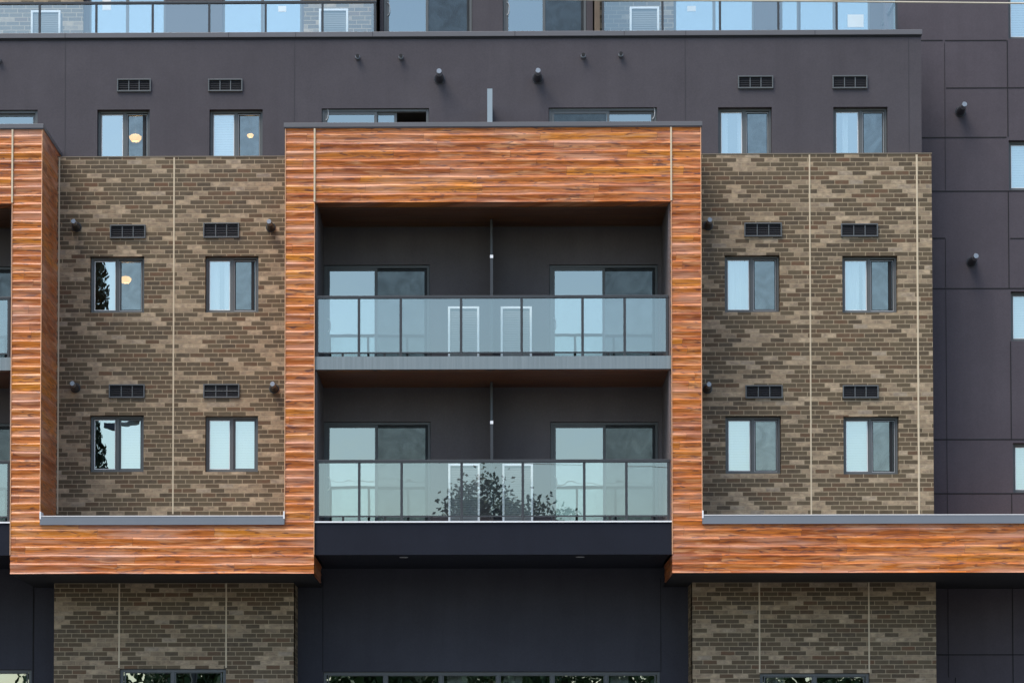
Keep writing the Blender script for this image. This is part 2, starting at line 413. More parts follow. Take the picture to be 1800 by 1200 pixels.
def sliding_door(box, Y, split=.5, screen='right', blinds=None, open_=None, label=None):
    x0, x1, z0, z1 = box
    x0 += .004; x1 -= .004; z1 -= .004
    y = Y+.05; w = .052; xm = x0+(x1-x0)*split
    fr = MB().frame(x0, x1, z0, z1, y, y+.11, w).build('sliding_door', 'frame_metal', BLD, label, bevel=.004)
    def leaf(a, b, yy):
        MB().frame(a, b, z0+w, z1-w, yy, yy+.035, .055, .09).build('sash', 'frame_metal', fr, bevel=.003)
        pane(a+.055, b-.055, z0+w+.09, z1-w-.055, yy+.018, fr, 'door_glass')
    leaf(x0+w, xm+.03, y+.012)
    if open_: leaf(x0+(x1-x0)*open_, x0+(x1-x0)*open_+(x1-x0)*.2, y+.055)
    else: leaf(xm-.03, x1-w, y+.055)
    if screen:
        a, b = (xm+.03, x1-w) if screen == 'right' else (x0+w, xm-.03)
        if not open_:
            MB().quad((a, y+.03, z0+w), (b, y+.03, z0+w), (b, y+.03, z1-w), (a, y+.03, z1-w)).build('insect_screen', 'door_screen', fr)
    # D handle
    hx = x0+w+.03 if screen != 'left' else x1-w-.03
    zc = z0+1.0
    h = MB()
    for i in range(6):
        a0 = math.pi*i/6-math.pi/2; a1 = math.pi*(i+1)/6-math.pi/2
        h.tube((hx+.045*math.cos(a0), y-.012, zc+.13*math.sin(a0)), (hx+.045*math.cos(a1), y-.012, zc+.13*math.sin(a1)), .009, seg=6)
    h.tube((hx, y+.012, zc+.13), (hx, y-.014, zc+.13), .009, seg=6); h.tube((hx, y+.012, zc-.13), (hx, y-.014, zc-.13), .009, seg=6)
    h.build('handle', 'panel_grey', fr)
    if blinds:
        for a, b in blinds: blind(x0+(x1-x0)*a, x0+(x1-x0)*b, z0+.05, z1-.06, y+.2, fr)
    return fr

def vent(px, Y, bar=False):
    x0, x1, z0, z1 = rect(*px, Y)
    mb = MB().frame(x0, x1, z0, z1, Y-.04, Y+.05, .024)
    w = (x1-x0-.056)
    for k in (1, 2):
        c = x0+.028+w*k/3; mb.box(c-.010, c+.010, Y-.024, Y+.05, z0+.028, z1-.028)
    if bar:
        zc = (z0+z1)/2
        mb.box(x0+.028, x1-.028, Y-.032, Y-.026, zc-.008, zc+.008)
    v = mb.build('wall_vent', 'frame_metal', BLD, bevel=.003)
    MB().quad((x0+.01, Y-.002, z0+.01), (x1-.01, Y-.002, z0+.01), (x1-.01, Y-.002, z1-.01), (x0+.01, Y-.002, z1-.01)).build('backing', 'dark_metal', v)
    lo = MB(); k = 5; h = (z1-z0-.056)/k
    for i in range(k):
        z = z0+.028+i*h
        lo.prism_x([(Y-.016, z+.010), (Y-.014, z+.002), (Y-.004, z+h*.6), (Y-.006, z+h*.6+.002)], x0+.029, x1-.029)
    lo.build('louvre', 'louvre_metal', v)

def hood(px, py, Y, k=.86):
    """tapering metal exhaust spout with a silver tip"""
    p = at(px, py, Y)
    mb = MB(); mb.tube((p.x, Y+.01, p.z), (p.x, Y-.03, p.z), .115*k, seg=20)
    mb.tube((p.x, Y-.03, p.z), (p.x, Y-.34*k, p.z+.01), .098*k, .062*k, seg=20)
    o = mb.build('exhaust_spout', 'hood_grey', BLD, smooth=False, bevel=.003)
    t = MB(); t.tube((p.x, Y-.34*k, p.z+.01), (p.x, Y-.52*k, p.z+.022), .060*k, .052*k, seg=16)
    t.tube((p.x, Y-.42*k, p.z+.02), (p.x, Y-.47*k, p.z+.075*k), .046*k, .030*k, seg=16)
    t.build('tip', 'silver', o)
def stub(px, py, Y):
    p = at(px, py, Y)
    o = MB().tube((p.x, Y+.01, p.z), (p.x, Y-.10, p.z), .052, .045, seg=14).build('pipe_stub', 'silver', BLD)
    MB().tube((p.x, Y-.10, p.z+.008), (p.x, Y-.125, p.z+.008), .038, seg=14).build('cap', 'dark_metal', o)

def vjoint(px, y0, y1, Y, w=.022, mat='sealant', proud=.006):
    a = at(px, (y0+y1)/2, Y); mb = MB(); z0, z1 = at(px, y1, Y).z, at(px, y0, Y).z
    n_ = max(2, int((z1-z0)/.35)); h = (z1-z0)/n_
    js = [random.uniform(-.003, .003) for _ in range(n_+1)]
    for i in range(n_):
        za, zb = z0+i*h, z0+(i+1)*h
        mb.poly([(a.x-w/2+js[i], Y-proud, za), (a.x+w/2+js[i], Y-proud, za), (a.x+w/2+js[i+1], Y-proud, zb), (a.x-w/2+js[i+1], Y-proud, zb)])
    mb.box(a.x-w/2-.004, a.x+w/2+.004, Y-.0025, Y+.01, z0, z1)
    return mb.build('sealant_joint', mat, BLD)

# ---------------------------------------------------------------- wood cladding with real board profile
def clad(mb, P0, U, L, z0, z1, N):
    """boards along U over a vertical rectangle; N points out of the wall"""
    P0, U, N = Vector(P0), Vector(U), Vector(N)
    seg = max(1, int(L/.22)); st = L/seg
    k0 = math.floor(z0/BOARD); k1 = math.ceil(z1/BOARD)
    prof = [(0, -.005), (.10, -.004), (.45, .006), (.68, .0125), (.77, .013), (.86, .006), (.94, -.002), (1.0, -.005)]
    for k in range(k0, k1):
        rows = []
        for t, o in prof:
            line = []
            for i in range(seg+1):
                q = P0 + U*(i*st)
                nz = noise.noise(Vector((q.x*1.1+q.y*1.1+k*7.3, k*3.1, t*2)))
                tt = t + (nz*.13 if .05 < t < .99 else 0)
                oo = o*(1+.45*noise.noise(Vector((q.x*.5+q.y*.5+40, k*2.3, 1)))) + noise.noise(Vector((q.x*.9+q.y*.9, k*1.7, 5+t)))*.004
                z = min(max((k+tt)*BOARD, z0), z1)
                v = q + N*oo; v.z = z; line.append(tuple(v))
            rows.append(line)
        for a, b in zip(rows, rows[1:]):
            if all(abs(p[2]-q[2]) < 1e-6 for p, q in zip(a, b)): continue
            i0 = len(mb.v); mb.v += a + b
            for i in range(seg):
                f = (i0+i, i0+i+1, i0+seg+1+i+1, i0+seg+1+i)
                mb.f.append(f if U.cross(Vector((0, 0, 1))).dot(N) > 0 else f[::-1])
def woodbox(mb, x0, x1, y0, y1, z0, z1, faces='f', under=True):
    mb.box(x0, x1, y0+.001, y1, z0, z1)
    if 'f' in faces: clad(mb, (x0, y0, 0), (1, 0, 0), x1-x0, z0, z1, (0, -1, 0))
    if 'r' in faces: clad(mb, (x1, y0, 0), (0, 1, 0), y1-y0, z0, z1, (1, 0, 0))
    if 'l' in faces: clad(mb, (x0, y0, 0), (0, 1, 0), y1-y0, z0, z1, (-1, 0, 0))

# key heights on the wood front plane
zcap = at(866, 223.5, YF).z
zband = at(866, 355, YF).z
zs1t, zs1b = at(866, 625, YF).z, at(866, 648, YF).z
zs0t, zs0b = at(866, 915.6, YF).z, at(866, 974, YF).z
zwb = (at(300, 1003.6, YF).z + at(1500, 1010, YF).z)/2
zledge = (at(285, 904, YF).z + at(1500, 909, YF).z)/2
X_oL, X_iL, X_iR, X_oR = at(501.3, 500, YF).x, at(552.7, 500, YF).x, at(1180.6, 600, YF).x, at(1232.6, 500, YF).x
DX = at(73, 450, YF).x - X_oR                  # the left-hand tower is the same frame again
zr4 = at(866, 657, YA).z                        # unused guard
ZFLOOR1, ZFLOOR0 = zs1t, zs0t

def tower(dx, main):
    a, b, c, d = X_oL+dx, X_iL+dx, X_iR+dx, X_oR+dx
    mb = MB()
    woodbox(mb, a, b, YF, YA, zwb, zcap, 'frl')
    woodbox(mb, c, d, YF, YA, zwb, zcap, 'frl')
    woodbox(mb, b, c, YF, YF+.42, zband, zcap, 'f')
    mb.build('wood_frame', 'wood', BLD)
    # roof and metal coping of the frame
    cp = MB(); cp.box(a-.03, d+.03, YF-.045, YF+.30, zcap, zcap+.088); cp.box(a-.03, a+.25, YF+.30, YA, zcap, zcap+.088); cp.box(d-.25, d+.03, YF+.30, YA, zcap, zcap+.088)
    cp.box(a-.02, d+.02, YF-.030, YF-.02, zcap-.018, zcap)
    cp.build('coping', 'cap_metal', BLD, bevel=.006)
    MB().box(a+.26, d-.26, YF+.31, YA, zcap-.12, zcap+.02).build('roof', 'cap_metal', BLD)
    for x in (a, b, c, d):
        MB().box(x-.007, x+.007, YF-.019, YF-.001, zledge+.05 if x in (a, d) else zs0b, (zcap-.02) if x in (a, d) else zband).build('corner_trim', 'wood_trim', BLD)
    for x in (b, c):
        jb = MB(); jb.box(x-.016, x+.016, YF-.034, YF-.004, zband+.01, zcap-.02); jb.build('sealant_joint', 'sealant', BLD)
    # alcove: back wall with door openings, side linings, soffit
    holes = []
    for (x0, x1, yt, zf) in ((569, 755.5, 465.5, ZFLOOR1), (965.7, 1157, 465, ZFLOOR1), (569, 757, 741, ZFLOOR0), (967.5, 1157.3, 741, ZFLOOR0)):
        h = rect(x0, yt, x1, yt+150, YA); holes.append((h[0]+dx, h[1]+dx, zf+.001, h[3]))
    wall('alcove_wall', 'stucco_brightened', b-.002, c+.002, zs0b, zband+.35, YA, holes)
    MB().box(b-.01, b+.045, YF+.12, YA, zs0b, zband).build('alcove_lining', 'stucco_brightened', BLD); MB().box(c-.045, c+.01, YF+.12, YA, zs0b, zband).build('alcove_lining', 'stucco_brightened', BLD)
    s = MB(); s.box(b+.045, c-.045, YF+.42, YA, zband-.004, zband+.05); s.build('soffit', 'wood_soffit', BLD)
    t = MB(); t.box(b+.045, c-.045, YF+.415, YF+.435, zband-.016, zband-.006); t.box(b+.045, c-.045, YA-.035, YA-.005, zband-.022, zband-.006)
    t.build('soffit_trim', 'pole_wood', BLD)
    # doors
    W_ = [0, 1, 2, 3]
    opts = [dict(split=.49), dict(split=.50), dict(split=.49), dict(split=.50)]
    for h, o in zip(holes, opts): sliding_door(h, YA, **o)
    # balcony slabs
    slab = MB().box(b+.012, c-.012, YF+.03, YA-.002, zs1b, zs1t-.004)
    sl_ = slab.build('balcony_slab', 'fascia', BLD, 'balcony slab edged in streaked pale grey metal')
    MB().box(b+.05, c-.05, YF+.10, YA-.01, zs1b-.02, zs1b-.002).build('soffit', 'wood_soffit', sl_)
    slab0 = MB().box(b+.004, c-.004, YF+.02, YL+.1, zs0b, zs0t-.024)
    s0 = slab0.build('balcony_slab', 'stucco_fascia', BLD, 'deep dark stucco balcony edge with a thin white strip on top')
    MB().box(b+.004, c-.004, YF-.005, YF+1.4, zs0t-.022, zs0t+.006).build('flashing', 'white_trim', s0)
    for px in (709.5, 1020):
        p = at(px, 978.5, YF+.42)
        MB().tube((p.x+dx, YF+.5, zs0b-.006), (p.x+dx, YF+.5, zs0b+.004), .085, seg=20).build('downlight', 'panel_grey', s0)
    # railings
    for (zt, ytop, ygl, ybot, posts) in ((zs1t, 519.5, 524.5, 618.5, (557.5, 631, 704.5, 810.5, 917, 1024, 1098, 1172.5)),
                                        (zs0t, 807.5, 813, 905.5, (558.5, 631.5, 706, 811.5, 919, 1027, 1101, 1175))):
        y = YF+.14
        xs = [at(p, (ytop+ybot)/2, y).x+dx for p in posts]
        t1, t0 = at(866, ytop, y).z, at(866, ygl, y).z; b1 = at(866, ybot, y).z
        rl = MB().box(xs[0]-.03, xs[-1]+.03, y-.035, y+.035, t0, t1).build('railing', 'rail_metal', BLD, bevel=.005)
        MB().box(xs[0], xs[-1], y-.018, y+.018, b1-.026, b1).build('bottom_rail', 'rail_metal', rl)
        for i, x in enumerate(xs):
            MB().box(x-.025, x+.025, y-.028, y+.028, zt+.002, t0).build('post', 'rail_metal', rl, bevel=.004)
            MB().box(x-.04, x+.04, y-.045, y+.045, zt+.001, zt+.014).build('base_plate', 'rail_metal', rl)
        for i in range(len(xs)-1):
            k_ = MB(); x0, x1 = xs[i]+.021, xs[i+1]-.021
            aa = random.uniform(-.002, .002); cc = random.uniform(-.0035, .0035)
            f = lambda x, z: y + (x-(x0+x1)/2)*aa + (z-(b1+t0)/2)*cc
            k_.quad((x0, f(x0, b1), b1), (x1, f(x1, b1), b1), (x1, f(x1, t0), t0), (x0, f(x0, t0), t0))
            k_.build('glass_panel', 'rail_glass', rl)
            xm = (x0+x1)/2 if x1-x0 > .9 else x0+(x1-x0)*.62
            MB().box(xm-.02, xm+.02, y-.015, y+.015, zt+.002, b1-.026).build('bracket', 'dark_metal', rl)
    # privacy partitions, seen edge on
    for (ztip, zf, ztop) in ((at(865, 450, YF+.3).z, zs1t, zband-.03), (at(868, 741, YF+.3).z, zs0t, zs1b-.03)):
        xc = at(862, 600, YA).x + dx + .02
        m_ = MB()
        for x0, x1 in ((xc-.022, xc+.022),):
            m_.prism_x([(YF+.28, zf+.03), (YA-.002, zf+.03), (YA-.002, ztop), (YF+1.35, ztop), (YF+1.25, ztip+.02), (YF+.28, ztip)], x0, x1)
        pt = m_.build('privacy_partition', 'frame_metal', BLD)
        MB().box(xc-.027, xc+.027, YF+.25, YF+.282, zf+.01, ztip-.05).build('edge_trim', 'rail_metal', pt); MB().box(xc-.029, xc+.029, YF+.248, YF+.284, ztip-.049, ztip+.012).build('cap', 'white_trim', pt)
tower(0, True); tower(DX, False)

# ---------------------------------------------------------------- bands and ledges joining the towers
zlb = zledge-.15                                # bottom of metal ledge
mb = MB(); xa, xb = X_oR+DX, X_oL
woodbox(mb, xa, xb, YF, YF+1.86, zwb, zlb, 'f'); mb.build('wood_band', 'wood', BLD)
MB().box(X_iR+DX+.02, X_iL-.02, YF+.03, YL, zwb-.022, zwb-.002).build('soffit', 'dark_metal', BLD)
mb = MB(); xc, xd = X_oR, at(1960, 950, YF).x
woodbox(mb, xc, xd, YF, YR+.2, zwb, zlb, 'fr'); mb.build('wood_band', 'wood', BLD)
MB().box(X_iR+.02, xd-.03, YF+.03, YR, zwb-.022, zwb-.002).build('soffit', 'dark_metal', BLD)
def ledge(x0, x1, l=True, r=True):
    mb = MB(); mb.prism_x([(YF-.05, zlb-.012), (YF-.05, zledge-.01), (YF-.03, zledge+.012), (YB, zledge+.05), (YB, zlb+.02), (YF+.02, zlb)], x0, x1)
    o = mb.build('ledge_flashing', 'ledge_metal', BLD)
    for x, s, on in ((x0, 1, l), (x1, -1, r)):
        if on: MB().prism_x([(YF-.055, zlb+.1), (YF-.055, zledge+.095), (YF+.25, zledge+.095), (YF+.25, zlb+.1)], x-.004*s, x+.022*s).build('upstand', 'white_trim', o)
    MB().prism_x([(YF-.054, zledge-.004), (YF-.054, zledge+.001), (YF-.03, zledge+.018), (YF-.028, zledge+.010)], x0, x1).build('drip_edge', 'panel_grey', o)
ledge(xa+.002, xb-.002); ledge(xc+.002, xd+.03, True, False)

# ---------------------------------------------------------------- brick walls
def rects(L, Y): return [rect(*p, Y) for p in L]
brL = rects([(158.3, 450.6, 253.4, 549.5), (360.7, 450, 454.3, 549), (158, 729.5, 252.5, 829), (360.7, 730.5, 453.5, 829)], YB)
zbL = at(300, 276.5, YB).z
wall('brick_wall', 'brick', X_oR+DX, X_oL, zledge-.05, zbL, YB, brL)
window(brL[0], YB, curt=[(.30, .48)])
window(brL[1], YB, curt=[(.05, .24), (.33, .48)], gap=True)
window(brL[2], YB, right=None, shade='right')
window(brL[3], YB, right=None, shade='both')
brR = rects([(1274, 448.5, 1370.7, 548.5), (1480.7, 449.5, 1577.7, 549.5), (1275.3, 731, 1373, 832), (1482.7, 731.5, 1580, 833)], YB)
zbR = at(1435, 271.3, YB).z; XbR = at(1639.5, 590, YB).x
wall('brick_wall', 'brick', X_oR, XbR, zledge-.05, zbR, YB, brR)
window(brR[0], YB, curt=[(.05, .48)]); window(brR[1], YB, curt=[(.05, .34), (.40, .48)], gap=True); window(brR[2], YB, shade='left'); window(brR[3], YB, shade='left', gap=True)
for x0, x1, z in ((X_oR+DX, X_oL, zbL), (X_oR, XbR, zbR)):
    MB().box(x0, x1+(.008 if z == zbR else 0), YB-.008, YB+.3, z+.001, z+.022).build('coping', 'coping_tan', BLD)
for px, y0, y1 in ((305, 277, 903), (102.8, 277, 903), (1424.5, 272, 905), (1427.5, 600, 605)):
    if y1-y0 > 10: vjoint(px, y0, y1, YB)
vjoint(1613.5, 272, 907, YB, .028)

# ---------------------------------------------------------------- ground storey
zg1 = zwb-.01
low = rects([(210, 1174.5, 397, 1330), (1336, 1182, 1529, 1330)], YB)
for (x0, x1), h in (((95, 516.5), low[0]), ((1217, 1645.5), low[1])):
    a, b = at(x0, 1110, YB).x, at(x1, 1110, YB).x
    wall('brick_wall', 'brick', a, b, 0, zg1, YB, [h])
    s = MB(); s.box(a, b, YB+.31, YL+.1, 0, zg1-.001); 
    # brick returns
    MB().quad((a, YB+.002, 0), (a, YB+.002, zg1), (a, YL, zg1), (a, YL, 0)).build('brick_return', 'brick', BLD)
    MB().quad((b, YB+.002, 0), (b, YL, 0), (b, YL, zg1), (b, YB+.002, zg1)).build('brick_return', 'brick', BLD)
    # shop window: three lights
def shopfront(box, Y, cols, lit=(), label=None):
    x0, x1, z0, z1 = box; y = Y+.05; w = .06
    mb = MB().frame(x0+.004, x1-.004, z0, z1-.004, y, y+.1, w)
    ed = [x0+w] + [x0+(x1-x0)*c for c in cols] + [x1-w]
    for c in ed[1:-1]: mb.box(c-.028, c+.028, y+.004, y+.096, z0+w, z1-w)
    fr = mb.build('shop_window', 'frame_metal', BLD, label, bevel=.004)
    for i, (a, b) in enumerate(zip(ed, ed[1:])):
        pane(a, b, z0+w, z1-w, y+.05, fr)
        MB().frame(a+.03, b-.03, z0+w, z1-w-.0, y+.02, y+.045, .022).build('sash', 'frame_metal', fr)
        if i in lit: blind(a+(b-a)*.1, a+(b-a)*.45, z0+w, z1-w, y+.3, fr)
    return fr
shopfront(low[0], YB, (.5,)); shopfront(low[1], YB, (.5,), (0,))
vjoint(209.5, 1016, 1173, YB); vjoint(397.5, 1016, 1173, YB); vjoint(1335, 1022, 1181, YB); vjoint(1527.5, 1022, 1181, YB)
lowc = rects([(568, 1179.5, 1161, 1330), ], YL)[0]
cx0, cx1 = at(505, 1100, YL).x, at(1230, 1100, YL).x
wall('ground_floor_wall', 'stucco_lower', cx0, cx1, 0, zs0b+.02, YL, [lowc])
shopfront(lowc, YL, (.185, .35, .52, .68, .84), (2, 3, 5))
wall('ground_floor_wall', 'stucco_lower', at(505, 1100, YL).x+DX-1, at(97, 1100, YL).x, 0, zs0b+.02, YL, [rect(-140, 1176, 55, 1330, YL)])
shopfront(rect(-140, 1176, 55, 1330, YL), YL, (.5,))
MB().box(at(57.6, 1100, YL).x, at(60, 1100, YL).x, YL-.006, YL+.01, 0, zs0b).box(at(567, 1100, YL).x, at(568, 1100, YL).x, YL-.005, YL+.01, lowc[3], zs0b-.2).box(at(1161, 1100, YL).x, at(1162, 1100, YL).x, YL-.005, YL+.01, lowc[3], zs0b-.2).build('panel_joint', 'sealant_dark', BLD)

# ---------------------------------------------------------------- fourth storey (dark stucco)
X4R = at(1619.5, 160, YA).x; z4b = zcap-.5; z4t = at(810, 68, YA).z
h4 = rects([(170.7, 192.7, 263, 292), (368, 192.3, 461.5, 292), (1262.5, 188.5, 1357, 288), (1465, 188, 1560.5, 288)], YA)
d4 = rects([(565.5, 190.5, 754, 300), (964.5, 189, 1155, 300), (-120, 193.5, 66, 300)], YA)
ZF4 = zcap-.15
d4 = [(a, b, ZF4, d) for a, b, c, d in d4]
X4L = X_oL+DX
wall('upper_wall', 'stucco', X4L, X4R, z4b-.8, z4t, YA, h4+d4)
window(h4[0], YA, split=.52, gap=True); window(h4[1], YA, split=.5, shade='left'); window(h4[2], YA, split=.5, curt=[(.05, .2), (.38, .48)]); window(h4[3], YA, split=.52, curt=[(.2, .3)])
sliding_door(d4[0], YA, screen=None, open_=.50); sliding_door(d4[1], YA, split=.55, screen='left'); sliding_door(d4[2], YA, screen=None)
cz0, cz1 = at(810, 65.5, YA).z, at(810, 56.5, YA).z
CPT = MB().box(X4L, X4R+.02, YA-.05, YA+.42, cz0, cz1).build('coping', 'cap_metal', BLD, bevel=.008)
MB().box(X4L, X4R+.008, YA-.022, YA-.004, cz0-.03, cz0-.001).build('panel_joint', 'dark_metal', BLD)
lj = MB()
for px in (-200, 115, 402, 520, 655, 905, 1097, 1205, 1432):
    x = at(px, 60, YA).x; lj.box(x-.004, x+.004, YA-.0535, YA-.049, cz0+.002, cz1-.004)
lj.build('lap_joint', 'dark_metal', CPT)
# hairline joints of the stucco
for px, y0, y1 in ((114.5, 70, 276), (517.5, 70, 214), (1204.5, 66, 214), (1597.5, 66, 270)):
    vjoint(px, y0, y1, YA, .010, 'stucco_joint', .004)
# little partition on the frame's roof
p0 = at(861, 158, YF+.9)
q = MB().box(p0.x-.042, p0.x+.042, YF+.88, YA-.01, zcap, p0.z).build('privacy_partition', 'panel_pale', BLD, 'pale grey roof terrace partition standing on the top of the wood frame')
MB().box(p0.x-.05, p0.x+.05, YF+.86, YF+.879, zcap+.05, p0.z+.01).build('edge_trim', 'panel_pale', q)

# ---------------------------------------------------------------- right-hand wall
XR1 = at(2050, 300, YR).x; zRt = at(1700, -330, YR).z
hR = []
for (x0, y0, x1, y1) in ((1772.5, -30, 1858, 68), (1773.5, 246.5, 1860, 334), (1777, 512, 1863, 599), (1781, 778, 1868, 865)):
    hR.append(rect(x0, y0, x1, y1, YR))
XR0 = at(1560, 500, YR).x
wall('right_wall', 'stucco_right', XR0, XR1, 0, zRt, YR, hR)
for h in hR: window(h, YR, shade='both', right=None, split=.5)
jm = MB()
def hj(x0, x1, y):
    a, b = at(x0, y, YR), at(x1, y, YR); z = (a.z+b.z)/2; jm.box(a.x, b.x, YR-.006, YR+.01, z-.011, z+.011)
def vj(x, y0, y1, w=.008):
    a, b = at(x, y0, YR), at(x, y1, YR); xm = (a.x+b.x)/2; jm.box(xm-w, xm+w, YR-.0085, YR+.01, b.z, a.z)
for j in ((1600, 1657, 71.5), (1661, 1769, 71.5), (1663, 1950, 154.5), (1600, 1769, 242), (1600, 1950, 336), (1600, 1661, 419), (1776, 1950, 419), (1600, 1950, 507), (1600, 1950, 772), (1600, 1950, 867), (1600, 1950, 1150)): hj(*j)
for j in ((1771, 71, 240), (1773, 336, 506), (1777, 600, 772), (1780, 867, 1300), (1680, 1190, 1300)): vj(*j)
vj(1662, 419, 505, .005); vj(1665, 510, 1190, .004); vj(1661, 75, 335, .003)
jm.build('panel_joint', 'sealant_dark', BLD)

# ---------------------------------------------------------------- top terrace
YC = 52.75
zt0 = cz0-.3; ztt = at(860, -330, YT).z
gl = rects([(156, -95, 291, 92), (391, -95, 531, 92), (1185, -95, 1326, 92), (1372, -95, 1405, 92), (1404, -95, 1530, 92)], YT)
ZF5 = at(860, 110, YT).z
wall('terrace_wall', 'stucco', X4L, at(1580, 20, YT).x, zt0, ztt, YT, [(a, b, ZF5, d) for a, b, c, d in gl])
for h in gl:
    a, b, c, d = h; x_ = MB().frame(a+.004, b-.004, ZF5, d-.004, YT+.04, YT+.12, .04)
    if b-a > .6: x_.box((a+b)/2-.03, (a+b)/2+.03, YT+.045, YT+.115, ZF5+.04, d-.04)
    f_ = x_.build('terrace_door', 'frame_metal', BLD, bevel=.003)
    if b-a > .6:
        pane(a+.04, (a+b)/2-.03, ZF5+.04, d-.04, YT+.08, f_); pane((a+b)/2+.03, b-.04, ZF5+.04, d-.04, YT+.08, f_)
    else: pane(a+.04, b-.04, ZF5+.04, d-.04, YT+.08, f_)
for x0, x1 in ((-700, 146), (534, 662), (1052, 1184)):
    a, b = at(x0, 20, YT-.12).x, at(x1, 20, YT-.12).x
    MB().box(a, b, YT-.12, YT-.003, zt0+.01, ztt).build('brick_panel', 'brick', BLD)
# central bay that stands forward between the two terraces
cx = [at(p, 20, YC).x for p in (668, 1042)]
gc = rects([(674, -110, 830, 100), (884, -110, 1031, 100)], YC)
gc = [(a, b, at(860, 100, YC).z, d) for a, b, c, d in gc]
wall('terrace_bay', 'stucco', cx[0], cx[1], zt0, ztt, YC, gc)
MB().quad((cx[0], YC, zt0), (cx[0], YC, ztt), (cx[0], YT, ztt), (cx[0], YT, zt0)).quad((cx[1], YC, zt0), (cx[1], YT, zt0), (cx[1], YT, ztt), (cx[1], YC, ztt)).build('terrace_bay', 'stucco_brightened', BLD)
for h in gc: sliding_door(h, YC, split=.49)
for px in (656.5, 1050.5):
    x = at(px, 20, YA+.3).x
    MB().box(x-.05, x+.05, YA+.43, YT-.13, cz1-.1, ztt).build('terrace_partition', 'pole_wood', BLD)
# railings of the terrace
def trail(x0, x1, posts, yl, yr, close):
    y = YA+.30
    xs = [at(p, 30, y).x for p in posts]; a, b = at(x0, 30, y).x, at(x1, 30, y).x
    t1 = (at(x0, yl, y).z+at(x1, yr, y).z)/2; t0 = t1-.05; zb = cz1-.04
    rl = MB().box(a, b, y-.035, y+.035, t0, t1).build('railing', 'rail_metal', BLD, bevel=.005)
    for x in xs: MB().box(x-.022, x+.022, y-.03, y+.03, zb, t0).build('post', 'rail_metal', rl)
    ed = [a] + [x for x in xs if a+.2 < x < b-.2] + [b]
    for p_, q_ in zip(ed, ed[1:]):
        aa = random.uniform(-.002, .002)
        MB().quad((p_+.02, y-aa, zb), (q_-.02, y+aa, zb), (q_-.02, y+aa, t0), (p_+.02, y-aa, t0)).build('glass_panel', 'rail_glass', rl)
    # return back to the wall
    xe = close
    MB().box(xe-.03, xe+.03, y+.036, YT-.13, t0, t1).build('handrail', 'rail_metal', rl)
    MB().quad((xe, y+.04, zb), (xe, YT-.14, zb), (xe, YT-.14, t0), (xe, y+.04, t0)).build('glass_panel', 'rail_glass', rl)
y_ = YA+.30
trail(-640, 662, (-630, -530, -430, -330, -230, -130, -30, 70, 169.5, 268.5, 368, 467, 567, 659), 4.5, 5, at(659, 30, y_).x)
trail(1058, 1577, (1060, 1164.5, 1265.5, 1368, 1470.5, 1575.5), -2, -3.5, at(1575.5, 30, y_).x)

# ---------------------------------------------------------------- vents and spouts
for p in ((193.5, 395.5, 256, 419.5), (357.5, 392, 420.5, 418.5), (191.5, 675.5, 254.5, 699.5), (1308, 392, 1374, 416.5), (1478, 393.5, 1543, 416.5), (1310, 677, 1375.5, 700), (1481, 677, 1544, 700)): vent(p, YB)
vent((357.5, 675, 421, 699.5), YB, True)
for p in ((206, 139.5, 265.5, 162), (366, 139.5, 426.5, 161.5), (1297, 134, 1359, 156.5), (1463, 133.5, 1524.5, 156.5)): vent(p, YA)
for px, py in ((135, 399.5), (476, 400), (133, 682), (482, 683), (1244.5, 397), (1243, 683.5)): hood(px, py, YB)
for px, py in ((772.5, 139), (945, 138)): hood(px, py, YA, .95)
for px, py in ((1688, 196.5), (1708, 460.5)): hood(px, py, YR, .95)
for px, py in ((629, 102), (705, 102), (1025, 100), (1091, 98), (-1, 107)): stub(px, py, YA)

# ---------------------------------------------------------------- interior: floors, party walls, back wall
ib = MB()
ib.quad((X4L, 57.5, 0), (XR1, 57.5, 0), (XR1, 57.5, ztt), (X4L, 57.5, ztt))
ib.build('interior_wall', 'room', BLD)
fl = MB()
for z, y0 in ((zs0b+.3, YL+.31), (ZFLOOR1-.1, YA+.31), (ZF4-.12, YA+.31), (at(860, 150, YT).z, YT+.31)):
    fl.box(X4L+.01, XR0, y0, 57.49, z-.15, z); fl.box(XR0, XR1-.01, max(y0, YR+.31), 57.49, z-.15, z)
fl.build('floor_slab', 'room', BLD)
pw = MB()
for px in (-400, 60, 305, 508, 862, 1226, 1430, 1640):
    x = at(px, 600, YA).x; pw.box(x-.06, x+.06, YR+.32, 57.48, .01, cz0-.3)
pw.build('party_wall', 'room_warm', BLD)
MB().box(X4L-.1, X4L, YA+.01, 58, 0, ztt).box(XR1, XR1+.1, YR, 58, 0, zRt).box(X4L, XR1, 57.6, 58, 0, ztt).build('outer_wall', 'stucco', BLD)
MB().box(X4L-.1, at(1580, 20, YT).x, YT+.01, 58, ztt+.001, ztt+.2).box(at(1581, 20, YT).x, XR1+.1, YR+.01, 58, zRt+.001, zRt+.2).build('roof', 'cap_metal', BLD)
MB().box(at(1580, 20, YT).x, at(1580, 20, YT).x+.2, YR+.31, YT+.3, zt0, ztt-.001).build('terrace_wall', 'stucco', BLD)

